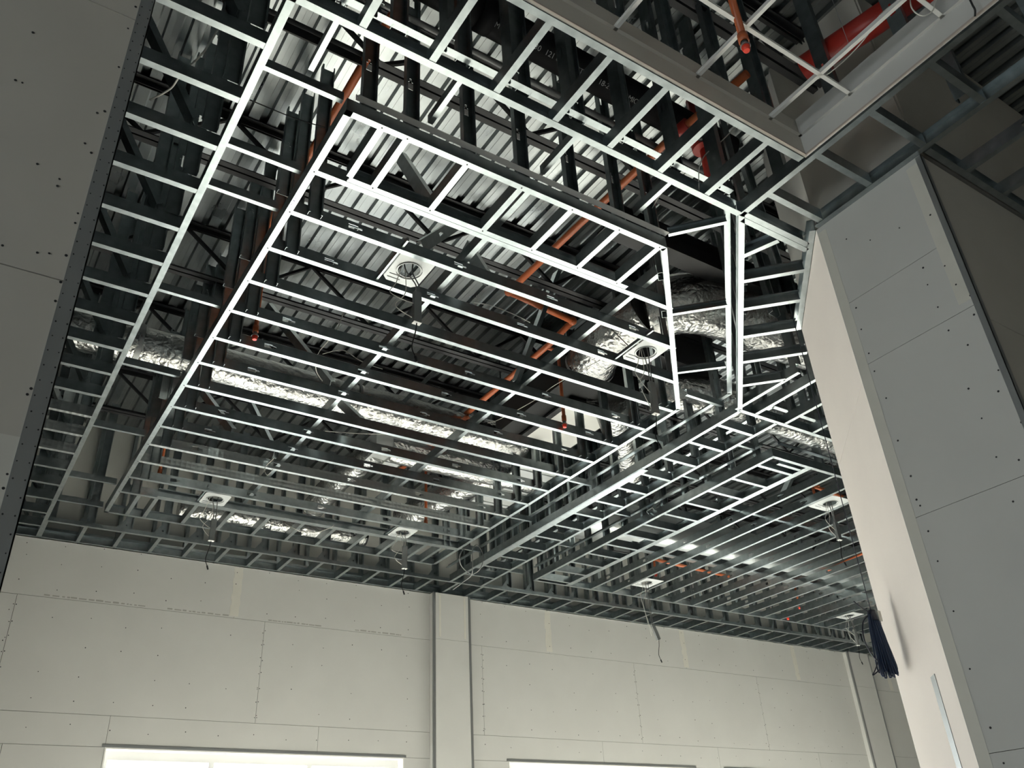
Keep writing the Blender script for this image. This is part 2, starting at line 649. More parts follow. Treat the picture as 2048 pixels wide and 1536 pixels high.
while z < 3.8:
    for dx in (0.064, 0.094):
        pp.append((dx + random.uniform(-.002, .002), z, YL - 0.004, -1))
    z += 0.05
b2 = MB()
screws(pp, wall_left, r=0.0022, name='bead_holes')

# ------------------------------------------------------------------ right column with a 45-degree face
CX, CY0, CY1 = 4.39, 1.727, 2.537
CE = (5.275, 3.422)
core = MB()
poly = [(CX + 0.018, CY0 + 0.018), (8.5, CY0 + 0.018), (8.5, CE[1]), (CE[0] + 0.01, CE[1] - 0.012), (CX + 0.018, CY1 - 0.01)]
core.prism(poly, -H, 3.835)
core.prism([(CX + 0.03, CY0 + 0.03), (8.5, CY0 + 0.03), (8.5, 3.3), (5.15, 3.27), (CX + 0.03, CY1 - 0.02)], 3.835, DECK)
column = struct('wall_right', core, 'gap')
zj = [3.842, 3.17, 2.705, 1.695, 0.48, -0.74, -H]
for z0, z1 in zip(zj[1:], zj[:-1]):
    part('gypsum_panel', MB().box((CX, CY0, z0 + .0015), (CX + 0.016, CY1, z1 - .0015)), 'board', column)
for z0, z1 in ((2.6, 3.835), (1.38, 2.6), (0.16, 1.38), (-H, 0.16)):
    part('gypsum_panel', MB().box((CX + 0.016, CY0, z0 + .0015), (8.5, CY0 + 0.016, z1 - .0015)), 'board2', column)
dv = Vector((1, 1, 0)).normalized()
nv = Vector((-1, 1, 0)).normalized()
LC = (Vector((CE[0], CE[1], 0)) - Vector((CX, CY1, 0))).length


def chamfer_box(s0, s1, z0, z1, th, out=0.0):
    p = Vector((CX, CY1, z0)) + dv * s0 + nv * (out - th)
    return MB().obox(p, dv, s1 - s0, nv, th, Vector((0, 0, 1)), z1 - z0)


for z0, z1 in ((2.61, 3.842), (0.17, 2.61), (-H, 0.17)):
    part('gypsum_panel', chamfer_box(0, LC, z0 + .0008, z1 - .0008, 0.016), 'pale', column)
# upper boards above the dropped ceiling
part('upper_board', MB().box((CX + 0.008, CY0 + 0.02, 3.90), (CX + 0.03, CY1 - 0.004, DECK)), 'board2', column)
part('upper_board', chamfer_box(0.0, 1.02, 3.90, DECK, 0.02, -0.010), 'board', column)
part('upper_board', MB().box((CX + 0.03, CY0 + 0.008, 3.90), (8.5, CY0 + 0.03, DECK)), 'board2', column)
b = MB()
b.box((CX - 0.003, CY0 - 0.004, -H), (CX, CY0 + 0.034, 3.835))
b.box((CX - 0.003, CY0 - 0.004, -H), (CX + 0.034, CY0, 3.835))
part('corner_bead', b, 'bead', column)
part('joint_compound', MB().box((CX - 0.0012, CY0 + 0.034, 2.75), (CX, CY0 + 0.11, 3.80)), 'mud', column)
part('joint_compound', MB().box((CX - 0.0012, CY1 - 0.07, -H), (CX, CY1 - 0.004, 3.80)), 'mud', column)
part('bead_strip', chamfer_box(0.30, 0.40, -H, 0.93, 0.003, 0.003), 'bead', column, label='loose strip of perforated steel bead on the pale angled face')
cd = [(1.95, 3.1), (1.83, 3.03), (1.96, 2.98), (1.81, 2.88), (1.76, 2.77), (1.95, 2.81), (2.43, 3.11), (1.78, 2.65), (2.44, 2.95), (1.94, 2.64), (1.87, 2.5),
      (2.44, 2.77), (2.44, 2.64), (1.77, 2.28), (1.95, 2.26), (1.81, 2.17), (2.42, 2.44), (1.94, 2.07), (1.76, 1.96), (2.43, 2.16), (1.94, 1.84), (1.84, 1.78),
      (2.42, 1.93), (2.43, 1.79), (1.94, 1.59), (2.42, 1.75), (2.42, 1.6), (2.42, 1.43), (2.42, 1.16), (2.43, 0.87), (2.42, 0.59), (2.41, 0.43),
      (1.94, 1.3), (1.95, 1.05), (1.77, 1.5), (2.2, 3.5), (2.0, 3.45), (1.8, 3.4), (2.35, 3.62)]
screws([(u, v, CX, -1) for u, v in cd], column, axis='x', r=0.0058)

# bulkhead of the near recess: boards, edge angle
tr1 = struct('trim_1', MB().box((-2.0, 2.1, 3.845), (3.77 + 0.016, 2.116, 4.0)), 'board2')
part('upper_board', MB().box((-2.0, 2.104, 4.0), (3.77 + 0.016, 2.12, 4.16)), 'board2', tr1)
part('edge_paper', MB().box((-2.0, 2.092, 3.838), (3.768, 2.1, 3.852)), 'dust', tr1)
part('wall_angle', MB().box((-2.0, 2.080, 4.0), (3.768, 2.1, 4.003)), 'board2', tr1)
tr2 = struct('trim_2', MB().box((3.77, -4.0, 3.845), (3.786, 2.1, 4.0)), 'board')
part('upper_board', MB().box((3.774, -4.0, 4.0), (3.79, 2.1, 4.16)), 'board', tr2)
part('edge_paper', MB().box((3.762, -4.0, 3.838), (3.77, 2.1, 3.852)), 'dust', tr2)
part('wall_angle', MB().box((3.75, -4.0, 4.0), (3.77, 2.1, 4.003)), 'board', tr2)

# ------------------------------------------------------------------ suspended tee grid in the near recess
grid = thing('tee_grid', 'thin white tee grid without tiles inside the board-lined recess at upper right', 'ceiling grid', (2.9, 1.2, 4.0))
for k in range(7):
    x = 2.88 + 0.61 - 0.61 * k
    member('main_tee', 'tee', (x, -4, 4.0), (x, 2.1, 4.0), grid, m='white')
for k in range(9):
    y = 1.713 - 0.61 * k
    for j in range(7):
        xa = 2.88 + 0.61 - 0.61 * j
        member('cross_tee', 'tee', (xa - 0.61, y, 4.0), (xa, y, 4.0), grid, m='white')
    member('cross_tee', 'tee', (3.49, y, 4.0), (3.77, y, 4.0), grid, m='white')
b = MB()
for k in range(3):
    for x in (2.27, 2.88, 3.49):
        y = 1.5 - 1.2 * k
        b.tube([(x, y, 4.03), (x + 0.02, y, DECK)], 0.0015, 5)
part('hanger_wires', b, 'flex', grid, kind='stuff')

# ------------------------------------------------------------------ MAIN CLOUD
cl = thing('stud_framework', 'large dropped grid of galvanized studs with one cut corner in front of the first window', 'ceiling frame', (3.2, 6.4, Z1))
AX, BX, NY, FY = 1.20, 5.32, 3.20, 9.71
K1, K2 = (3.61, NY), (BX, 4.91)


def right_end(y):
    return K1[0] + (y - NY) if y < K2[1] else BX


def htrack(p, q, parent, name='edge_track', kind='track', z=Z1, m='galv'):
    """track with its web on the right-hand side of travel's outside: web along p->q, flange to the left"""
    return member(name, kind, (*p, z), (*q, z), parent, m=m)


# outline, anticlockwise seen from above so flanges point inwards
htrack((AX, NY), K1, cl)
htrack(K1, K2, cl)
htrack(K2, (BX, FY), cl)
htrack((BX, FY), (AX, FY), cl)
htrack((AX, FY), (AX, NY), cl)
# outer ledger flange on top of the edge
zf = 3.945
member('ledger_angle', 'angle', (K1[0], NY - 0.002, zf), (AX + .05, NY - 0.002, zf), cl, m='white', label='dull pale angle along the near top edge')
member('ledger_angle', 'angle', (BX + 0.002, FY - .3, zf), (BX + 0.002, K2[1] + .3, zf), cl)
jy = [3.725 + 0.4103 * k for k in range(14)]
for k, y in enumerate(jy):
    m = 'dimple' if k in (10, 11) else 'galv'
    xa, xb = AX + 0.004, right_end(y + 0.02) - 0.006
    member('ceiling_joist', 'studh' if k % 4 != 3 else 'stud', (xa, y, Z1), (xb, y, Z1), cl, m=m, lift=0.003)
member('ceiling_joist', 'stud', (1.43, 3.722, Z1 + 0.003), (3.66, 3.722, Z1 + 0.003), cl, up=(0, 0, 1))
# that doubled stud faces the other way, so its flange is the near strip
o = COL.objects[-1]
member('ceiling_joist', 'stud', (BX - 0.01, jy[13] - 0.001, Z1 + 0.003), (AX + 0.4, jy[13] - 0.001, Z1 + 0.003), cl)
member('ceiling_joist', 'stud', (3.66, 3.7215, Z1 + 0.003), (1.43, 3.7215, Z1 + 0.003), cl)
COL.objects.unlink(o)
bpy.data.objects.remove(o)
# short blocking in the two end ladders
for x in (1.43, 1.594, 2.0, 2.4, 2.8, 3.197, 3.56):
    member('blocking', 'stud', (x - 0.02, 3.68, Z1 + 0.002), (x - 0.02, NY + 0.01, Z1 + 0.002), cl)
for x in (1.43, 1.61, 2.03, 2.43, 2.84, 3.25, 3.64, 4.05, 4.46, 4.86, 5.09):
    member('blocking', 'stud', (x - 0.02, FY - 0.01, Z1 + 0.002), (x - 0.02, jy[13] + 0.045, Z1 + 0.002), cl)
# cross channels lying on the joists
for x in (2.50, 3.84):
    member('cross_channel', 'stud', (x, jy[13], 3.937), (x, NY + 0.06 if x < 3.6 else 3.55, 3.937), cl)
# hanger studs, one per joist at each end
for k, y in enumerate(jy[1:]):
    member('hanger_stud', 'stud', (1.335, y - 0.002, Z1 + 0.01), (1.335, y - 0.002, JB + (0.5 if k % 2 else 0.35)), cl, up=(1, 0, 0))
    if 0 < k < 11 and k % 3 != 2:
        member('hanger_stud', 'studh', (1.24, y + 0.02, 4.35), (1.24, y + 0.02, 5.15 + 0.05 * (k % 3)), cl, up=(1, 0, 0))
    if y > 4.9:
        member('hanger_stud', 'stud', (5.08, y - 0.002, Z1 + 0.01), (5.08, y - 0.002, DECK - 0.03), cl, up=(1, 0, 0))
for x in (1.30, 1.58, 1.98, 2.38, 2.78, 3.18, 3.50):
    member('hanger_stud', 'studh', (x, NY + 0.06, 3.90), (x, NY + 0.06, DECK - 0.02), cl, up=(1, 0, 0))
for tq in (0.35, 0.85, 1.35, 1.85):
    p = Vector((K1[0], K1[1], 0)) + dv * tq + nv * 0.08
    member('hanger_stud', 'stud', (p.x, p.y, 3.9), (p.x, p.y, DECK - 0.02), cl, up=(1, 1, 0))


def brace(parent, a, za, c, zc, kind='stud', up=(0, 1, 0)):
    pa, pc = uvray(*a), uvray(*c)
    pa = pa * (za / pa.z)
    pc = pc * (zc / pc.z)
    member('diagonal_brace', kind, pa, pc, parent, up=up)


brace(cl, (864, 395), 3.95, (803, 303), 4.9)
brace(cl, (850, 505), 3.92, (930, 452), 4.75, 'studh', up=(0, 0, 1))
brace(cl, (978, 548), 3.95, (935, 480), 4.6)
brace(cl, (1033, 759), 3.95, (1116, 539), 5.2)
brace(cl, (662, 762), 3.95, (537, 606), 5.2)
brace(cl, (728, 842), 3.95, (678, 795), 4.4)
brace(cl, (464, 856), 3.95, (404, 776), 4.9)
brace(cl, (550, 900), 3.95, (500, 800), 5.0)
brace(cl, (815, 790), 4.2, (920, 690), 5.3)

b = MB()


def dot(x, y, z, r=0.0055):
    i = len(b.v)
    for lay in (0, 1):
        for k in range(6):
            a = math.pi * k / 3
            b.v.append((x + r * math.cos(a), y + r * math.sin(a), z - 0.002 * lay))
    b.f.append(tuple(i + 11 - k for k in range(6)))
    b.f.extend([(i + k, i + 6 + k, i + 6 + (k + 1) % 6, i + (k + 1) % 6) for k in range(6)])


for y in jy:
    dot(AX + 0.028, y + 0.018, Z1)
    if y > 5:
        dot(BX - 0.02, y + 0.018, Z1)
for x in (1.43, 1.594, 2.0, 2.4, 2.8, 3.197, 3.56):
    dot(x, NY + 0.022, Z1)
    dot(x, 3.695, Z1 + 0.003)
part('screw_heads', b, 'screw', cl, kind='stuff')
# handwritten purple marker note on the left rail
b = MB()
mk = uvray(588, 398)
mk = mk * (Z1 / mk.z)
rnd = random.Random(4)
for k in range(9):
    y = mk.y - 0.10 + k * 0.022
    pts = [(mk.x + rnd.uniform(-.012, .012), y + rnd.uniform(-.004, .012), Z1 - 0.0008) for _ in range(3)]
    for p_, q_ in zip(pts[:-1], pts[1:]):
        d_ = Vector(q_) - Vector(p_)
        if d_.length > 0.002:
            b.obox(p_, d_.normalized(), d_.length, Vector((0, 0, 1)).cross(d_.normalized()), 0.0022, (0, 0, 1), 0.0006)
part('marker_note', b, 'purple', cl, label='faint purple handwriting on the left rail')

# ------------------------------------------------------------------ SOFFITS around the cloud
IX, IY = 0.70, 2.70                 # inner edge of the surrounding soffit
C1, C2 = (3.80, IY), (5.82, 4.66)   # its cut corner
BY = 10.20
UPZ = 4.03

lf = thing('soffit_framework', 'long ladder of galvanized studs running along the left wall to the back', 'ceiling frame', (0.4, 6.5, Z1))
member('edge_track', 'track', (IX + 0.014, IY - 0.02, Z1), (IX + 0.014, YB - 0.02, Z1), lf)
ly = [2.605 + 0.4103 * k for k in range(20)]
for k, y in enumerate(ly):
    member('ceiling_joist', 'studh' if k % 5 == 0 else ('stud' if k < 14 else 'stud'), (0.09, y, Z1 + 0.004), (IX + 0.01, y, Z1 + 0.004), lf, m='dimple' if k in (12, 13, 14) else 'galv')
for k, y in enumerate(ly):
    member('hanger_stud', 'studh' if k % 3 else 'stud', (0.56, y - 0.002, Z1 + 0.1), (0.56, y - 0.002, DECK - 0.03), lf, up=(1, 0, 0))
    if k % 4 == 1:
        member('hanger_stud', 'stud', (0.44, y + 0.06, Z1 + 0.1), (0.44, y + 0.06, DECK - 0.03), lf, up=(1, 0, 0))
    if k % 2 == 1:
        member('diagonal_brace', 'stud', (0.50, y - 0.05, Z1 + 0.1), (-0.15, y - 0.05, 5.1), lf, up=(0, 1, 0))
    if k % 2 == 0:
        member('wall_stud', 'stud', (0.03, y, Z1), (0.03, y, DECK - 0.03), lf, up=(0, 1, 0))
member('wall_track', 'track', (0.09, YB, Z1 + 0.002), (0.09, YL, Z1 + 0.002), lf)
for y in (3.25, 3.90, 4.30, 5.54, 6.70, 7.93, 9.18, 9.87):
    member('cove_joist', 'slim', (IX + 0.014, y, 3.965), (AX - 0.002, y, 3.965), lf)

nf = thing('soffit_framework', 'short ladder of studs between the board-lined recess and the cut-corner grid', 'ceiling frame', (2.2, 2.4, Z1))
member('edge_track', 'track', (C1[0], IY + 0.014, Z1), (0.1, IY + 0.014, Z1), nf)
member('edge_track', 'track', (-1.5, 2.118, Z1 - 0.001), (3.77, 2.118, Z1 - 0.001), nf)
for k in range(-2, 7):
    x = 1.056 + 0.4035 * k - 0.02
    member('ceiling_joist', 'stud', (x, IY, Z1 + 0.003), (x, 2.13, Z1 + 0.003), nf)
    member('hanger_stud', 'studh' if k % 2 else 'stud', (x + 0.02, 2.50, Z1 + 0.01), (x + 0.02, 2.50, DECK - 0.03), nf, up=(0, 1, 0))
    member('hanger_stud', 'studh', (x + 0.08, 2.17, Z1 + 0.1), (x + 0.08, 2.17, DECK - 0.03), nf, up=(1, 0, 0))
    member('hanger_stud', 'stud', (x + 0.20, 2.74, UPZ), (x + 0.20, 2.74, DECK - 0.03), nf, up=(1, 0, 0))
member('upper_track', 'angle', (C1[0] - 0.02, IY + 0.02, UPZ), (0.75, IY + 0.02, UPZ), nf)
for x in (0.95, 1.70, 2.52, 3.3):
    member('cove_joist', 'slim', (x, NY - 0.03, 3.985), (x, IY + 0.02, 3.985), nf)

cf = thing('soffit_framework', 'angled ladder of studs beside the pale angled face of the drywall column', 'ceiling frame', (4.7, 3.3, Z1))
member('edge_track', 'track', (*C2, Z1), (*C1, Z1), cf)
q0 = Vector((CX, CY1, Z1)) + nv * 0.004
q1 = Vector((CE[0], CE[1], Z1)) + nv * 0.004
member('edge_track', 'track', q0, q1, cf)
member('edge_track', 'track', (4.51, 2.742, Z1), (C1[0] + 0.06, 2.742, Z1), cf)
member('edge_track', 'track', (4.465, 2.697, Z1), (C1[0] + 0.01, 2.697, Z1), cf)
for p, q in (((4.38, 3.24), (4.70, 2.90)), ((4.64, 3.50), (4.97, 3.17)), ((4.93, 3.78), (5.26, 3.45)), ((5.22, 4.06), (5.62, 3.66)), ((5.51, 4.35), (5.80, 4.06))):
    member('ceiling_joist', 'studh', (*q, Z1 + 0.003), (*p, Z1 + 0.003), cf)
member('ceiling_joist', 'stud', (4.27, 2.76, Z1 + 0.003), (4.17, 3.03, Z1 + 0.003), cf)
member('upper_track', 'angle', (C1[0] - 0.01, C1[1] + 0.02, UPZ), (C2[0] - 0.01, C2[1] + 0.02, UPZ), cf)
for p, q in (((3.93, 2.90), (3.66, 3.21)), ((4.66, 3.62), (4.30, 3.98)), ((5.33, 4.3), (4.98, 4.62))):
    member('cove_joist', 'slim', (*p, 3.97), (*q, 3.97), cf)
for tq in (0.15, 0.55, 0.95, 1.35, 1.75, 2.15, 2.55):
    p = Vector((C1[0], C1[1], 0)) + dv * tq - nv * 0.06
    member('hanger_stud', 'studh', (p.x, p.y, Z1 + 0.1), (p.x, p.y, DECK - 0.03), cf, up=(1, 1, 0))
for tq in (0.5, 1.1):
    p = Vector((CX, CY1, 0)) + dv * tq + nv * 0.25
    member('hanger_stud', 'stud', (p.x, p.y, Z1 + 0.1), (p.x + 0.2, p.y + 0.2, DECK - 0.03), cf, up=(1, 0, 0))

mf = thing('soffit_framework', 'narrow ladder of studs between the two dropped grids, ending at the wall pilaster', 'ceiling frame', (6.1, 7.4, Z1))
RX = 6.37
member('edge_track', 'track', (C2[0] + 0.012, BY, Z1), (C2[0] + 0.012, C2[1], Z1), mf)
member('edge_track', 'track', (RX + 0.012, C2[1], Z1), (RX + 0.012, BY, Z1), mf)
y = 4.95
k = 0
while y < BY:
    member('ceiling_joist', 'studh' if k % 2 else 'stud', (C2[0] + 0.02, y, Z1 + 0.003), (RX, y, Z1 + 0.003), mf)
    member('hanger_stud', 'studh', (C2[0] + 0.02, y - 0.01, Z1 + 0.1), (C2[0] + 0.02, y - 0.01, DECK - 0.03), mf, up=(1, 0, 0))
    member('hanger_stud', 'stud', (RX - 0.1, y - 0.01, Z1 + 0.1), (RX - 0.1, y - 0.01, DECK - 0.03), mf, up=(1, 0, 0))
    y += S
    k += 1
member('flat_stud', 'wide', (5.935, 6.08, Z1 - 0.003), (5.935, 9.55, Z1 - 0.003), mf, label='wide bright stud laid flat')
member('upper_track', 'angle', (C2[0] - 0.005, C2[1] + 0.02, UPZ), (C2[0] - 0.005, BY, UPZ), mf)
for y in (4.82, 5.68, 6.9, 8.1, 9.3):
    member('cove_joist', 'slim', (BX + 0.03, y, 3.97), (C2[0], y, 3.97), mf)
    member('cove_joist', 'slim', (RX + 0.02, y + 0.55, 3.985), (6.86, y + 0.55, 3.985), mf)
member('upper_track', 'angle', (RX + 0.02, C2[1], UPZ), (RX + 0.02, BY, UPZ), mf)

bf = thing('soffit_framework', 'long ladder of studs along the top of the back wall over the windows', 'ceiling frame', (7.5, 10.5, Z1))
member('edge_track', 'angle', (0.72, BY, Z1), (15.9, BY, Z1), bf)
member('wall_track', 'track', (15.9, YB - 0.002, Z1), (0.1, YB - 0.002, Z1), bf)
member('ledger', 'stud', (0.1, YB + 0.03, 3.90), (15.9, YB + 0.03, 3.90), bf)
x = 1.115 - S
k = 0
while x < 15.8:
    member('ceiling_joist', 'stud', (x - 0.02, YB - 0.01, Z1 + 0.003), (x - 0.02, BY + 0.01, Z1 + 0.003), bf)
    if k < 38:
        member('hanger_stud', 'stud', (x - 0.01, BY + 0.05, Z1 + 0.02), (x - 0.01, BY + 0.05, DECK - 0.03), bf, up=(1, 0, 0))
        member('wall_stud', 'stud', (x + 0.02, YB + 0.11, Z1), (x + 0.02, YB + 0.11, DECK - 0.02), bf, up=(0, 1, 0))
    # sheared gusset clip at the hanger's foot
    b = MB()
    zc = Z1 + 0.045
    b.v = [(x - 0.012, BY - 0.001, zc), (x - 0.012, BY - 0.001, zc + 0.11), (x - 0.095, BY - 0.001, zc), (x - 0.012, BY + 0.003, zc), (x - 0.012, BY + 0.003, zc + 0.11), (x - 0.095, BY + 0.003, zc)]
    b.f = [(0, 1, 2), (3, 5, 4), (0, 3, 4, 1), (1, 4, 5, 2), (2, 5, 3, 0)]
    part('clip', b, 'galv', bf)
    x += S
    k += 1

# ------------------------------------------------------------------ RIGHT BAY
rs = thing('soffit_framework', 'ladder of studs behind the drywall column, nearer edge of the right-hand bay', 'ceiling frame', (8, 4.0, Z1))
member('edge_track', 'track', (14.0, C2[1] + 0.012, Z1), (C2[0], C2[1] + 0.012, Z1), rs)
x = 6.05 - 2 * S * 0 - 0.25
for k in range(20):
    xk = 5.80 if k == 0 else 6.04 + 0.4103 * (k - 1)
    member('ceiling_joist', 'stud', (xk - 0.02, C2[1], Z1 + 0.003), (xk - 0.02, 3.45 if k > 0 else 3.9, Z1 + 0.003), rs)
    member('hanger_stud', 'studh' if k % 2 else 'stud', (xk + 0.06, C2[1] - 0.05, Z1 + 0.1), (xk + 0.06, C2[1] - 0.05, DECK - 0.03), rs, up=(1, 0, 0))
    member('hanger_stud', 'stud', (xk + 0.02, 3.9, Z1 + 0.1), (xk + 0.02, 3.9, DECK - 0.03), rs, up=(0, 1, 0))
member('upper_track', 'angle', (14.0, C2[1] + 0.03, UPZ), (RX, C2[1] + 0.03, UPZ), rs)

c2 = thing('stud_framework', 'second dropped grid of close parallel studs, right of the pilaster and partly behind the column', 'ceiling frame', (10, 7.4, Z1))
DX, EX, DY, GY = 6.895, 14.35, 5.19, 9.69
htrack((DX, DY), (EX, DY), c2)
htrack((EX, DY), (EX, GY), c2)
htrack((EX, GY), (DX, GY), c2)
htrack((DX, GY), (DX, DY), c2)
member('ledger_angle', 'angle', (DX - 0.003, DY + 0.1, 4.0), (DX - 0.003, GY - 0.1, 4.0), c2)
member('ledger_angle', 'angle', (EX - .1, DY - 0.003, 4.0), (DX + 0.12, DY - 0.003, 4.0), c2)
xx = [7.52 + 0.4085 * k for k in range(17)]
for k, x in enumerate(xx):
    member('ceiling_joist', 'studh' if k % 3 else 'stud', (x - 0.02, GY, Z1 + 0.003), (x - 0.02, DY, Z1 + 0.003), c2)
    if k:
        for yy in (5.35, 9.5):
            member('hanger_stud', 'stud', (x + 0.02, yy, Z1 + 0.1), (x + 0.02, yy, DECK - 0.03), c2, up=(0, 1, 0))
member('ceiling_joist', 'stud', (xx[0] - 0.021, DY, Z1 + 0.003), (xx[0] - 0.021, GY, Z1 + 0.003), c2)
y = 5.42
k = 0
while y < GY - 0.1:
    member('blocking', 'stud', (DX + 0.005, y, Z1 + 0.002), (xx[0] - 0.02, y, Z1 + 0.002), c2)
    member('hanger_stud', 'stud', (DX + 0.03, y + 0.05, Z1 + 0.1), (DX + 0.03, y + 0.05, DECK - 0.03), c2, up=(1, 0, 0))
    y += 0.375
for x0_, x1_ in ((7.1, 7.45),):
    member('blocking', 'stud', (x0_, DY + 0.10, Z1 + 0.002), (x1_, DY + 0.10, Z1 + 0.002), c2)
for yy in (6.6, 8.2):
    member('cross_channel', 'stud', (xx[0], yy, 3.937), (EX, yy, 3.937), c2)
lp = uvray(1242, 1108)
lp = lp * (Z1 / lp.z)
part('label_frame', MB().box((lp.x - 0.16, lp.y - 0.03, Z1 + 0.01), (lp.x + 0.16, lp.y - 0.012, Z1 + 0.085)), 'rubber', c2)
part('label_face', MB().box((lp.x - 0.145, lp.y - 0.032, Z1 + 0.022), (lp.x + 0.14, lp.y - 0.03, Z1 + 0.073)), 'plate', c2, label='pale label plate in a black frame')
brace(c2, (1570, 985), 3.95, (1590, 940), 4.6)
brace(c2, (1305, 1015), 3.95, (1325, 975), 4.5)

# soffit strip between the recess and the column, top right
uf = thing('soffit_framework', 'dark studs between the recess edge and the column top at the upper right', 'ceiling frame', (4.1, 1.5, Z1))
member('edge_track', 'track', (3.80, IY, Z1), (3.80, -4, Z1), uf, up=(0, 0, 1))
member('edge_track', 'track', (4.388, -4, Z1), (4.388, CY1 - 0.02, Z1), uf)
for k in range(14):
    y = 2.44 - 0.3955 * k
    member('ceiling_joist', 'studh', (3.80, y, Z1 + 0.003), (4.345, y, Z1 + 0.003), uf)
member('edge_track', 'track', (8.4, 1.70, Z1), (4.40, 1.70, Z1), uf)
for x in (4.80, 5.22, 5.62, 6.03, 6.43):
    member('ceiling_joist', 'studh', (x - 0.02, 1.69, Z1 + 0.003), (x - 0.02, -4, Z1 + 0.003), uf)
for k in range(9):
    y = 2.3 - 0.5 * k
    member('hanger_stud', 'studh', (3.83, y, Z1 + 0.1), (3.83, y, DECK - 0.03), uf, up=(0, 1, 0))
    if y < 1.6:
        member('hanger_stud', 'stud', (4.30, y, Z1 + 0.1), (4.30, y, DECK - 0.03), uf, up=(0, 1, 0))

# ------------------------------------------------------------------ steel bar joists carrying the deck
JL = [('first, over the near recess', 0.75), ('second, just beyond the board-lined recess', 2.2), ('third, over the near end of the cut-corner grid', 3.66), ('fourth, over the nearer downlight', 5.1),
      ('fifth, over the middle of the cut-corner grid', 6.55), ('sixth, beyond the long foil duct', 7.97), ('seventh, nearest the back wall', 9.42)]
XA, XB = -6.5, 18.5
web_me = {}


def web_mesh(dx):
    b = MB()
    r = 0.014
    b.obox((0, -r, -r), Vector((dx, 0, JB - JT + 0.06)).normalized(), Vector((dx, 0, JB - JT + 0.06)).length, (0, 1, 0), 2 * r, Vector((-(JB - JT + 0.06), 0, dx)).normalized(), 2 * r)
    return b.mesh('web_member', M['black'])


wd, wu = None, None
for ttl, y in JL:
    j = thing('bar_joist', 'black open-web steel roof joist, %s' % ttl, 'roof joist', (XA, y, JB), 'steel roof joists under the deck')
    ch = MB()
    for s in (-1, 1):
        ya, yb = (y - 0.055, y - 0.008) if s < 0 else (y + 0.008, y + 0.055)
        ch.box((XA, ya, JT - 0.006), (XB, yb, JT))
        yi = yb if s < 0 else ya
        ch.box((XA, yi - (0.005 if s < 0 else 0), JT - 0.05), (XB, yi + (0 if s < 0 else 0.005), JT - 0.006))
    part('top_chord', ch, 'black', j)
    ch = MB()
    for s in (-1, 1):
        ya, yb = (y - 0.055, y - 0.008) if s < 0 else (y + 0.008, y + 0.055)
        ch.box((XA, ya, JB), (XB, yb, JB + 0.006))
        yi = yb if s < 0 else ya
        ch.box((XA, yi - (0.005 if s < 0 else 0), JB + 0.006), (XB, yi + (0 if s < 0 else 0.005), JB + 0.05))
    part('bottom_chord', ch, 'black', j)
    P = 0.62
    if wd is None:
        wd, wu = web_mesh(P), None
        b = MB()
        r = 0.014
        v = Vector((P, 0, JT - JB - 0.06))
        b.obox((0, -r, -r), v.normalized(), v.length, (0, 1, 0), 2 * r, Vector((-v.z, 0, v.x)).normalized(), 2 * r)
        wu = b.mesh('web_member', M['black'])
    n = int((14.0 + 1.5) / (2 * P))
    off = Vector(base(j))
    for k in range(n):
        for me, xs, z in ((wd, -1.5 + 2 * P * k, JT - 0.03), (wu, -1.5 + 2 * P * k + P, JB + 0.03)):
            o = bpy.data.objects.new('web_member', me)
            o.parent = j
            o.location = Vector((xs, y, z)) - off
            link(o)

# heavy black beam over the cut corner
bm = MB()
bm.box((3.9, 4.02, 4.84), (6.4, 4.20, 4.855)).box((3.9, 4.10, 4.855), (6.4, 4.115, 5.1)).box((3.9, 4.02, 5.1), (6.4, 4.20, 5.115))
single('steel_beam', bm, 'black', 'short black steel beam above the cut corner of the large grid', 'beam')

# ------------------------------------------------------------------ ducts


def foil_tube(path, r, n=28, jitter=0.02, rings=None):
    pts = smooth_path(path, 10)
    rs = []
    ph = [random.uniform(0, 6.28) for _ in range(4)]
    acc = 0
    for i, p in enumerate(pts):
        if i:
            acc += (pts[i] - pts[i - 1]).length
        row = []
        for j in range(n):
            a = 2 * math.pi * j / n
            q = r * (1 + jitter * (math.sin(3 * a + acc * 5 + ph[0]) * 0.5 + random.uniform(-1, 1) * 0.6))
            if rings:
                q *= 1 + 0.045 * math.cos(acc / rings * 2 * math.pi)
            row.append(q)
        rs.append(row)
    return MB().tube(pts, rs, n)


def duct(name, label, segs, loc, straps=()):
    d = thing(name, label, 'duct', loc)
    for nm, path, r, jit, rings in segs:
        part(nm, foil_tube(path, r, 28, jit, rings), 'foil', d)
    for p, q, r in straps:
        part('strap', MB().tube([p, q], r, 24, cap=False), 'bead', d)
    return d


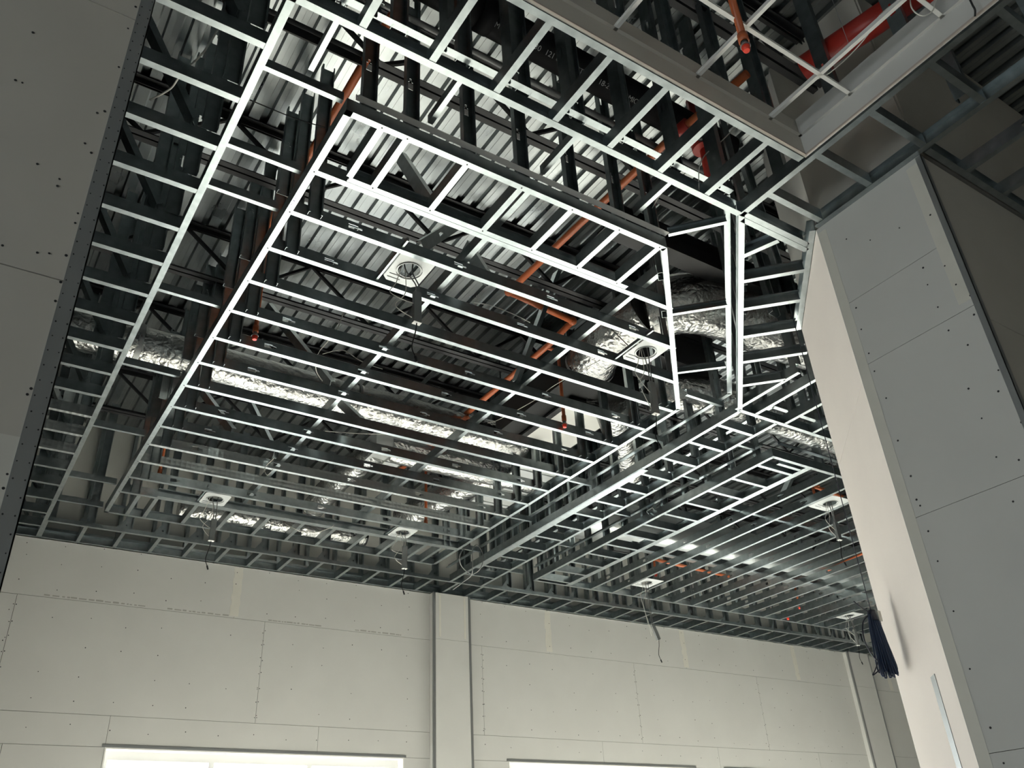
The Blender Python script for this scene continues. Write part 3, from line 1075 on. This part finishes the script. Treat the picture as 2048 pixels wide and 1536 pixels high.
DZ, DYY, DR = 4.62, 7.42, 0.20
duct('insulated_duct', 'long crinkled foil duct crossing the large grid from left wall to the air handler', [
    ('duct_wrap', [(-1.5, DYY - .02, DZ), (0.2, DYY - .02, DZ), (0.9, DYY, DZ)], DR, 0.03, None),
    ('duct_wrap', [(0.9, DYY, DZ), (1.6, DYY, DZ), (2.6, DYY + .02, DZ), (3.6, DYY + .02, DZ), (4.6, DYY, DZ - .02), (5.25, DYY, DZ - .03)], DR * 0.93, 0.018, None)],
    (2, DYY, DZ), straps=[((0.88, DYY, DZ), (0.93, DYY, DZ), DR * 1.02), ((3.1, DYY + .02, DZ), (3.13, DYY + .02, DZ), DR * 0.96)])
duct('flexible_duct', 'foil duct with a square takeoff and flexible branch beyond the long duct', [
    ('duct_wrap', [(3.75, 7.93, 4.42), (4.4, 7.95, 4.42), (5.0, 7.94, 4.42), (5.7, 7.94, 4.42)], 0.15, 0.02, None),
    ('flexible_branch', [(3.68, 8.0, 4.42), (3.62, 8.4, 4.42), (3.55, 8.9, 4.36), (3.55, 9.6, 4.30)], 0.15, 0.012, 0.055)],
    (4, 7.95, 4.42))
b = MB().box((3.55, 7.80, 4.30), (3.95, 8.10, 4.56))
tk = single('duct_takeoff', b, 'plate', 'square grey metal takeoff box joining the flexible foil branch', 'duct')
duct('flexible_duct', 'pleated foil flexible duct curving down towards the rear downlight of the large grid', [
    ('flexible_branch', [(5.35, 7.95, 4.46), (5.1, 8.35, 4.44), (4.95, 8.9, 4.40), (4.75, 9.55, 4.34)], 0.17, 0.012, 0.055)], (5, 8.7, 4.4))
duct('flexible_duct', 'low pleated foil duct seen through the far ladder by the back wall', [
    ('flexible_branch', [(2.1, 10.35, 4.3), (2.8, 10.3, 4.32), (3.6, 10.35, 4.32), (4.6, 10.4, 4.36)], 0.15, 0.012, 0.055)], (3.2, 10.3, 4.3))


def px_path(pts):
    out = []
    for px, py, z in pts:
        v = uvray(px, py)
        out.append(v * (z / v.z))
    return out


ed = thing('insulated_duct', 'fat foil elbow bulging out beside the cut corner of the large grid', 'duct', (4.9, 4.7, 4.6))
ep = px_path([(1178, 735, 4.62), (1192, 705, 4.66), (1225, 665, 4.70), (1290, 622, 4.75), (1370, 606, 4.78), (1450, 622, 4.76), (1550, 660, 4.68), (1680, 700, 4.6)])
part('duct_wrap', foil_tube(ep[:4], 0.255, 32, 0.012), 'foil', ed)
part('duct_wrap', foil_tube(ep[3:], 0.29, 32, 0.022), 'foil', ed)
d0 = (ep[1] - ep[0]).normalized()
part('strap', MB().tube([ep[0] + d0 * 0.02, ep[0] + d0 * 0.06], 0.262, 28, cap=False), 'bead', ed)
pb = thing('plenum_box', 'black equipment box in the dark below the fat foil elbow', 'equipment box', (5.7, 5.3, 4.6))
part('casing', MB().box((5.35, 5.15, 4.62), (6.25, 5.55, 5.2)), 'rubber', pb)
part('flange', MB().box((5.33, 5.13, 4.60), (6.27, 5.57, 4.62)), 'black', pb)
duct('insulated_duct', 'foil duct passing behind the angled ladder towards the column', [
    ('duct_wrap', [(5.6, 5.55, 4.45), (6.3, 5.3, 4.45), (7.2, 5.3, 4.45), (8.6, 5.3, 4.45)], 0.20, 0.025, None)], (6.5, 5.3, 4.4))
duct('insulated_duct', 'foil duct dropping between the two dropped grids below the fat elbow', [
    ('duct_wrap', [(5.35, 5.9, 4.45), (5.8, 6.3, 4.4), (6.2, 6.7, 4.35), (6.6, 7.1, 4.3)], 0.2, 0.02, None)], (5.9, 6.4, 4.4))
b = MB().box((7.0, 8.15, 4.25), (15.5, 8.75, 4.7))
dd = thing('rectangular_duct', 'wide flat foil-wrapped duct above the second dropped grid near the back wall', 'duct', (11, 8.45, 4.25))
me = MB()
n = 60
ring = [(-0.32, 4.22), (-0.15, 4.19), (0.1, 4.19), (0.3, 4.22), (0.34, 4.4), (0.3, 4.62), (-0.3, 4.62), (-0.34, 4.4)]
for k in range(n + 1):
    x = 6.9 + 8.6 * k / n
    for dy, zz in ring:
        me.v.append((x, 8.55 + 0.06 * (x - 7) * 0.5 + dy + random.uniform(-.006, .006), zz + random.uniform(-.006, .006)))
for k in range(n):
    for j in range(8):
        a_ = k * 8 + j
        b_ = k * 8 + (j + 1) % 8
        me.f.append((a_, b_, b_ + 8, a_ + 8))
me.smooth = True
part('duct_wrap', me, 'foilflat', dd)

# air handler: black-lined box with pale panel under
ah = thing('air_handler', 'black air handling unit with a pale bottom panel above the large grid', 'air handler', (5.0, 6.3, 4.35))
part('casing', MB().box((4.68, 5.75, 4.45), (5.65, 7.10, 4.98)), 'rubber', ah)
part('bottom_panel', MB().box((4.95, 6.05, 4.42), (5.60, 7.05, 4.45)), 'panelwhite', ah)
b = MB()
for x0, x1, y0, y1 in ((4.9, 5.66, 6.0, 6.07), (4.9, 5.66, 6.52, 6.57), (4.9, 4.97, 6.0, 7.1), (4.9, 5.66, 7.03, 7.1)):
    b.box((x0, y0, 4.40), (x1, y1, 4.425))
part('frame_rail', b, 'black', ah)
for x, y in ((4.74, 5.8), (5.6, 5.8), (4.74, 7.05), (5.6, 7.05)):
    part('hanger_rod', MB().tube([(x, y, 4.98), (x, y, DECK)], 0.008, 6), 'black', ah)
lb = thing('ribbed_sheet', 'bright ribbed foil panel hanging beside the narrow ladder', 'duct', (5.5, 7.9, 4.5))
me = MB()
for k in range(14):
    me.box((5.22, 7.3 + k * 0.1, 4.30 + (0.012 if k % 2 else 0)), (5.78, 7.3 + k * 0.1 + 0.097, 4.33))
part('ribbed_face', me, 'plate', lb)

# ------------------------------------------------------------------ sprinkler pipes


def pipe(path, r, parent, m='orange', name='pipe'):
    return part(name, MB().tube([Vector(p) for p in path], r, 16), m, parent)


def elbow(p, r, parent, m='orange'):
    b = MB()
    n = 12
    for i in range(7):
        th = math.pi * i / 6
        for j in range(n):
            a = 2 * math.pi * j / n
            b.v.append((p[0] + r * math.sin(th) * math.cos(a), p[1] + r * math.sin(th) * math.sin(a), p[2] + r * math.cos(th)))
    for i in range(6):
        for j in range(n):
            b.f.append((i * n + j, (i + 1) * n + j, (i + 1) * n + (j + 1) % n, i * n + (j + 1) % n))
    b.smooth = True
    return part('elbow', b, m, parent)


def head(x, y, z, parent):
    h = part('sprinkler_head', MB().tube([(x, y, z + 0.075), (x, y, z + 0.045), (x, y, z + 0.04), (x, y, z + 0.035)], [0.017, 0.017, 0.028, 0.028], 12), 'box', parent)
    part('cap', MB().tube([(x, y, z + 0.035), (x, y, z + 0.03), (x, y, z)], [0.020, 0.024, 0.017], 12), 'redcap', h)
    return h


def drop(x, y, zt, zb, parent, r=0.017):
    pipe([(x, y, zt), (x, y, zb + 0.07)], r, parent, name='drop_pipe')
    part('coupling', MB().tube([(x, y, zb + 0.07), (x, y, zb + 0.13)], r * 1.35, 14), 'orange', parent)
    head(x, y, zb, parent)


p1 = thing('sprinkler_pipe', 'orange sprinkler line running back along the left side of the large grid', 'sprinkler pipe', (1.5, 5, 4.9))
pipe([(1.465, 0.5, 4.88), (1.465, 9.3, 4.88)], 0.030, p1)
for y in (5.7, 8.68):
    drop(1.52, y, 4.86, 3.86, p1)
    part('tee_fitting', MB().tube([(1.465, y - 0.06, 4.88), (1.465, y + 0.06, 4.88)], 0.042, 14), 'orange', p1)
p2 = thing('sprinkler_pipe', 'orange sprinkler line with two elbows dropping through the middle of the large grid', 'sprinkler pipe', (4, 5, 4.9))
zz = 4.78
q = [(3.72, 2.3, zz), (3.66, 3.1, zz), (3.64, 4.2, zz), (3.63, 5.19, zz)]
pipe(q, 0.031, p2)
elbow(q[-1], 0.043, p2)
pipe([q[-1], (4.43, 5.28, zz)], 0.031, p2)
elbow((4.43, 5.28, zz), 0.043, p2)
pipe([(4.43, 5.28, zz), (4.45, 5.72, zz - .02), (4.42, 7.5, zz - .04), (4.42, 9.0, zz - .04)], 0.031, p2)
drop(4.58, 5.74, 4.74, 3.86, p2)
elbow((4.58, 5.74, 4.74), 0.026, p2)
pipe([(4.45, 5.74, 4.74), (4.58, 5.74, 4.74)], 0.019, p2)
drop(4.64, 8.68, 4.72, 3.86, p2)
pipe([(4.42, 8.68, 4.72), (4.64, 8.68, 4.72)], 0.019, p2)
part('coupling', MB().tube([(3.68, 2.85, zz), (3.67, 2.98, zz)], 0.055, 18), 'red', p2)
part('coupling', MB().tube([(3.634, 5.10, zz), (3.632, 5.13, zz)], 0.036, 16), 'black', p2)
p3 = thing('sprinkler_drop', 'tall orange sprinkler drop hanging below the tee grid at the top of the view', 'sprinkler pipe', (2.78, 1.70, 3.7))
drop(2.80, 1.70, 5.2, 3.74, p3, 0.021)
p4 = thing('sprinkler_pipe', 'orange sprinkler branch with a drop just beyond the corner of the second dropped grid', 'sprinkler pipe', (9, 6, 4.3))
pipe([(9.0, 6.2, 4.32), (9.0, 6.2, 4.34)], 0.02, p4)
pipe([(8.95, 6.22, 4.32), (9.9, 6.3, 4.32), (12, 6.3, 4.32)], 0.024, p4)
drop(8.95, 6.25, 4.32, 4.02, p4)
p5 = thing('sprinkler_pipe', 'orange sprinkler branch with a short drop over the rear of the second dropped grid', 'sprinkler pipe', (9, 9, 4.2))
pipe([(8.62, 9.0, 4.2), (9.5, 9.06, 4.2), (10.3, 9.1, 4.2)], 0.024, p5)
drop(8.66, 9.03, 4.2, 3.95, p5)
p6 = thing('sprinkler_pipe', 'bright orange sprinkler line far right, running out behind the column', 'sprinkler pipe', (11.8, 8, 4.3))
pipe([(11.97, 9.17, 4.3), (11.72, 7.6, 4.3), (11.6, 6.6, 4.3)], 0.026, p6)
drop(12.0, 9.2, 4.28, 3.9, p6)
head(12.15, 9.6, 3.84, p6)
fm = thing('fire_main', 'large red fire main above the recess at the upper right', 'fire pipe', (4.1, 1.6, 4.7))
part('pipe', MB().tube([(3.98, 2.05, 4.72), (4.16, 1.2, 4.72)], 0.09, 22), 'red', fm)
part('coupling', MB().tube([(4.15, 1.26, 4.72), (4.16, 1.18, 4.72)], 0.108, 22), 'red', fm)
fv = thing('valve', 'red valve and pipe behind the ladder right of the orange coupling', 'valve', (3.9, 2.9, 4.7))
part('pipe', MB().tube([(3.86, 2.92, 5.2), (3.90, 2.92, 4.72), (4.05, 3.05, 4.35)], 0.04, 16), 'red', fv)
part('flange', MB().tube([(3.885, 2.92, 4.76), (3.89, 2.92, 4.70)], 0.085, 18), 'red', fv)
part('hand_wheel', MB().tube([(3.78, 2.84, 4.74), (3.82, 2.85, 4.745)], 0.05, 14), 'black', fv)

# black drain pipe with its print
dp = thing('drain_pipe', 'black plastic drain pipe with pale print, crossing above the near ladder', 'pipe', (3, 2.95, 5.0))
part('pipe', MB().tube([(-1, 2.93, 4.98), (4.3, 3.003, 4.98)], 0.115, 28), 'pipeblack', dp)
part('hub', MB().tube([(1.95, 2.96, 4.98), (2.06, 2.96, 4.98)], 0.13, 28), 'pipeblack', dp)
for (px, py), txt in (((1006, 16), 'IM 0506 NF 2L 30'), ((1108, 80), '121 cdkka LISTED'), ((1214, 142), '18-21-25 12 MIC')):
    x = (uvray(px, py) * (4.88 / uvray(px, py).z)).x
    cu = bpy.data.curves.new('print', 'FONT')
    cu.body = txt
    cu.size = 0.052
    cu.extrude = 0.0004
    tmp = bpy.data.objects.new('print', cu)
    me = bpy.data.meshes.new_from_object(tmp)
    bpy.data.objects.remove(tmp)
    me.materials.clear()
    me.materials.append(M['ink'])
    o = bpy.data.objects.new('printed_line', me)
    o['kind'] = 'stuff'
    o.parent = dp
    yc = 2.93 + (x + 1) * 0.0138
    o.location = Vector((x, yc - 0.51 * 0.117 + 0.86 * 0.03, 4.98 - 0.86 * 0.117 - 0.51 * 0.03)) - Vector(base(dp))
    o.rotation_euler = (math.radians(149.3), 0, 0.0138)
    link(o)
dp2 = thing('drain_pipe', 'grey conduit below the printed black drain pipe', 'pipe', (3, 2.9, 4.7))
part('pipe', MB().tube([(-1, 3.12, 4.84), (4.3, 3.18, 4.84)], 0.022, 12), 'flex', dp2)
single('perforated_strut', MB().box((0.75, 3.62, 4.86), (1.46, 3.66, 4.90)).box((0.75, 3.62, 4.82), (1.46, 3.624, 4.86)), 'black', 'short black slotted strut above the left end of the large grid', 'strut')
# strip of foil insulation with bright glints behind the drain pipe
single('foil_strip', MB().box((1.2, 3.30, 4.90), (4.2, 3.36, 4.905)), 'plate', 'bright narrow steel strip behind the near drain pipe', 'strip')

# ------------------------------------------------------------------ downlights: plate with hole, driver box on flexible leads


def cable_mesh(pts, r, n=6, seg=6):
    return MB().tube(smooth_path(pts, seg), r, n)


def downlight(x, y, zb0, zb1, label, rot=0.0, size=(0.27, 0.34), lean=(0, 0), lean2=(0.0, 0.0)):
    d = thing('downlight', label, 'downlight', (x, y, Z1 + 0.012), 'recessed downlight mounting plates')
    b = MB()
    hx, hy = size[0] / 2, size[1] / 2
    n = 24
    outer, inner = [], []
    for k in range(n):
        a = 2 * math.pi * k / n
        c, s_ = math.cos(a), math.sin(a)
        tq = min(hx / abs(c) if abs(c) > 1e-6 else 9, hy / abs(s_) if abs(s_) > 1e-6 else 9)
        outer.append((x + c * tq, y + s_ * tq))
        inner.append((x + c * 0.080, y + s_ * 0.080))
    for z in (Z1 + 0.010, Z1 + 0.013):
        b.v += [(px, py, z) for px, py in outer] + [(px, py, z) for px, py in inner]
    for k in range(n):
        k2 = (k + 1) % n
        b.f.append((k, k2, n + k2, n + k))
        b.f.append((2 * n + k, 3 * n + k, 3 * n + k2, 2 * n + k2))
        b.f.append((k, 2 * n + k, 2 * n + k2, k2))
        b.f.append((n + k, n + k2, 3 * n + k2, 3 * n + k))
    part('mounting_plate', b, 'plate', d)
    rr = MB().tube([(x, y, Z1 + 0.002), (x, y, Z1 + 0.012)], [0.094, 0.094], 28, cap=False)
    part('rim', rr, 'plate', d)
    sl = MB()
    for dy in (0.085, 0.125):
        sl.box((x - 0.11, y + dy, Z1 + 0.008), (x - 0.01, y + dy + 0.006, Z1 + 0.0098))
    part('slots', sl, 'screw', d)
    br = MB().box((x - hx - 0.02, y - hy - 0.1, Z1 + 0.02), (x - hx - 0.005, y + hy + 0.1, Z1 + 0.05))
    part('mounting_bar', br, 'galv', d)
    bx, by = x + lean[0], y + lean[1]
    top = Vector((bx, by, zb1))
    bot = Vector((bx + lean2[0], by + lean2[1], zb0))
    ax = (top - bot).normalized()
    u = Vector((1, 0, 0))
    u = (u - ax * u.dot(ax)).normalized()
    w = ax.cross(u)
    bb = MB().obox(bot - u * 0.028 - w * 0.018, u, 0.056, w, 0.036, ax, (top - bot).length)
    bx_ = part('driver_box', bb, 'box', d)
    part('end_plate', MB().obox(bot - u * 0.030 - w * 0.020 - ax * 0.002, u, 0.060, w, 0.040, ax, 0.004), 'white', bx_)
    for s in (-0.012, 0.014):
        part('lead', cable_mesh([(x + s * 3, y + 0.02, Z1 + 0.12), (x + s * 2, y, Z1), (bx + s, by, (zb1 + Z1) / 2), top + u * s], 0.0055), 'flex', d)
    part('wire', cable_mesh([(x - 0.05, y, Z1 + 0.06), (x - 0.09, y + 0.02, Z1 - 0.12), (x - 0.13, y + 0.02, Z1 - 0.22), (bx - 0.03, by, zb1 - 0.1), (bx - 0.01, by, zb1 - 0.05)], 0.003), 'cable', d)
    part('wire', cable_mesh([(x - 0.02, y + 0.03, Z1 + 0.06), (x + 0.0, y + 0.05, Z1 - 0.15), (x - 0.08, y + 0.04, Z1 - 0.3), (bx - 0.02, by + .02, zb0 + 0.05)], 0.003), 'cable', d)
    part('tail', cable_mesh([bot, bot + Vector((-0.01, 0, -0.08)), bot + Vector((-0.03, 0.01, -0.2)), bot + Vector((-0.005, 0.01, -0.27))], 0.0042), 'rubber', d)
    part('plug', MB().tube([bot + Vector((-0.005, 0.01, -0.27)), bot + Vector((0.01, 0.01, -0.31))], 0.009, 8), 'rubber', d)
    return d


downlight(2.17, 4.32, 3.44, 3.70, 'pale downlight plate and hanging driver box, nearest left in the large grid', lean=(0.08, 0.03))
downlight(4.38, 4.32, 3.30, 3.60, 'pale downlight plate and driver box beside the cut corner and foil elbow', lean=(0.06, 0.05))
downlight(2.16, 8.86, 3.40, 3.64, 'pale downlight plate and driver box, rear left of the large grid', lean=(0.03, 0.05))
downlight(4.42, 8.86, 3.42, 3.70, 'pale downlight plate and driver box, rear right of the large grid near the pilaster', lean=(0.05, 0.04))
downlight(8.52, 9.10, 3.03, 3.25, 'pale downlight plate whose tilted driver box hangs in front of the back wall', size=(0.36, 0.36), lean=(0.0, 0.0), lean2=(0.09, 0.0))
downlight(8.56, 5.80, 3.42, 3.64, 'pale downlight plate near the corner of the second dropped grid', size=(0.36, 0.38), lean=(0.08, 0.05))
downlight(13.0, 9.0, 3.35, 3.62, 'small far downlight plate beside the blue cable coil', size=(0.36, 0.36), lean=(0.05, 0.0))

# ------------------------------------------------------------------ loose cables


def loose(label, pxs, r=0.0035, m='cable', cat='cable'):
    pts = []
    for px, py, z in pxs:
        v = uvray(px, py)
        pts.append(v * (z / v.z))
    return single('cable', cable_mesh(pts, r), m, label, cat)


loose('white cable looping from the deck down onto the left joists of the large grid', [(690, 615, 4.3), (676, 655, 4.1), (658, 680, 3.98), (636, 708, 3.96), (632, 740, 3.95), (645, 762, 3.95)])
loose('white cable sagging over the joists left of the long foil duct', [(645, 708, 4.3), (685, 700, 4.3), (715, 718, 4.1), (740, 730, 3.98), (765, 738, 3.97)])
loose('white cable lying slack across the joists near the orange elbow', [(948, 605, 4.02), (985, 612, 3.98), (1030, 630, 3.97), (1060, 645, 3.98)])
loose('long white cable slung between two rear joists', [(650, 862, 4.0), (700, 866, 3.96), (750, 868, 3.96), (790, 867, 3.97)])
loose('thin white cable drooping below the far ladder of the large grid', [(570, 1048, 3.86), (600, 1062, 3.75), (630, 1065, 3.72), (660, 1056, 3.8), (668, 1050, 3.86)])
loose('tangle of pale cable hanging at the left rear joists', [(535, 900, 4.2), (550, 912, 3.95), (530, 935, 3.84), (534, 950, 3.75), (545, 940, 3.84), (552, 930, 3.95)])
loose('white wire dropping from the upper deck at the near right ladder', [(1475, 250, 4.5), (1440, 285, 4.3), (1410, 310, 4.1), (1398, 340, 3.98), (1399, 390, 3.9)])
loose('white wire trailing below the near ladder towards the cut corner', [(1380, 340, 4.2), (1345, 365, 4.1), (1320, 390, 4.1), (1300, 425, 4.3)])
loose('white wire running beside the tee grid at the upper right', [(1810, -10, 4.4), (1760, 30, 4.2), (1735, 70, 4.1), (1700, 110, 4.08), (1660, 145, 4.1), (1630, 160, 4.15)])
loose('round loop of white wire hanging below the tee grid', [(1820, -5, 4.1), (1823, 15, 3.95), (1835, 28, 3.9), (1850, 31, 3.88), (1866, 20, 3.92), (1874, -5, 4.05)])
loose('grey coil of flexible conduit by the pilaster top', [(938, 1090, 3.95), (926, 1100, 3.8), (919, 1115, 3.7), (925, 1135, 3.6), (945, 1148, 3.55), (962, 1135, 3.6), (966, 1110, 3.75), (955, 1090, 3.9), (945, 1100, 3.8), (945, 1130, 3.6), (943, 1150, 3.5), (925, 1165, 3.45), (905, 1180, 3.42)], 0.006, 'flex')
loose('short black cable end on the recess edge at upper right', [(1938, -5, 3.9), (1945, 10, 3.84), (1950, 20, 3.82), (1950, 33, 3.80)], 0.005, 'rubber')
loose('pale cable draped over the left soffit joists near the top', [(440, 52, 4.3), (420, 85, 4.1), (402, 110, 3.97), (360, 152, 3.97), (340, 178, 3.96), (300, 200, 3.96)], 0.006, 'cable')
loose('thin dark wire strung across the left gap', [(500, 200, 4.1), (560, 225, 4.15), (600, 240, 4.2), (650, 255, 4.3)], 0.004, 'rubber')
loose('white cable crossing from the air handler to the middle joists', [(1200, 720, 4.1), (1110, 770, 4.2), (1070, 800, 4.1), (1000, 838, 4.0), (975, 846, 3.97)])
loose('black wire slanting over the foil elbow', [(1215, 650, 4.0), (1250, 685, 3.97), (1270, 705, 3.95)], 0.004, 'rubber')
single('cable_bundle', cable_mesh([(4.52 + random.uniform(-.06, .06), 5.24 + random.uniform(-.015, .015), 3.88 + random.uniform(-.02, .03)) for _ in range(40)], 0.003, 5, 4), 'rubber', 'small tangled knot of black wire resting on a joist right of the sprinkler drop', 'cable')

# ------------------------------------------------------------------ blue cable coil hanging by the column
bx, by = 4.92, 3.24
ztop, zbot = 1.43, 1.03
cb = thing('cable_coil', 'hanging hank of dark blue cable beside the pale angled column face', 'cable', (bx, by, ztop))
part('suspension_wire', MB().tube([(bx, by, Z1 + 0.02), (bx + 0.004, by, 2.6), (bx, by, ztop)], 0.0032, 6), 'darkblue', cb)
for k in range(34):
    a = random.uniform(0, 6.28)
    rr = random.uniform(0.0, 1.0) ** 0.6
    ox, oy = 0.062 * rr * math.cos(a), 0.05 * rr * math.sin(a)
    lx = 0.02
    zb = zbot + random.uniform(0, 0.05)
    s = 0.012 * random.choice((-1, 1))
    p = [(bx + ox * .35, by + oy * .35, ztop - 0.01), (bx + ox * .7 + lx * .3, by + oy * .7, ztop - 0.14), (bx + ox + lx, by + oy, zb + 0.03), (bx + ox + lx + s * .5, by + oy + .004, zb),
         (bx + ox + lx + s, by + oy + .008, zb + 0.03), (bx + ox * .7 + lx * .3 + s, by + oy * .7, ztop - 0.14), (bx + ox * .35 + s, by + oy * .35, ztop - 0.012)]
    part('cable_loop', cable_mesh(p, 0.0046, 6, 4), 'blue', cb)
part('binding', MB().tube([(bx, by, ztop - 0.05), (bx, by, ztop + 0.015)], [0.034, 0.026], 12), 'darkblue', cb)
part('tag', MB().box((bx + 0.0, by - 0.045, ztop - 0.06), (bx + 0.03, by - 0.041, ztop + 0.005)), 'mud', cb)
part('stray_loop', cable_mesh([(bx, by, ztop), (bx - 0.07, by + .03, ztop - 0.06), (bx - 0.10, by + .03, ztop - 0.18), (bx - 0.06, by + .02, ztop - 0.28), (bx - 0.02, by, ztop - 0.3)], 0.0042), 'darkblue', cb)
part('stray_loop', cable_mesh([(bx, by, ztop), (bx + 0.08, by + .02, ztop), (bx + 0.12, by + .04, ztop - 0.07), (bx + 0.11, by + .04, ztop - 0.12), (bx + 0.04, by + .01, ztop - 0.09)], 0.0042), 'darkblue', cb)
part('stray_end', cable_mesh([(bx, by, ztop), (bx - 0.05, by + .03, ztop + 0.04), (bx - 0.08, by + .05, ztop + 0.08)], 0.0042), 'darkblue', cb)
part('stray_end', cable_mesh([(bx - .02, by, ztop - 0.25), (bx - 0.06, by + .03, ztop - 0.34), (bx - 0.09, by + .04, ztop - 0.38), (bx - 0.02, by, ztop - 0.33)], 0.0042), 'darkblue', cb)
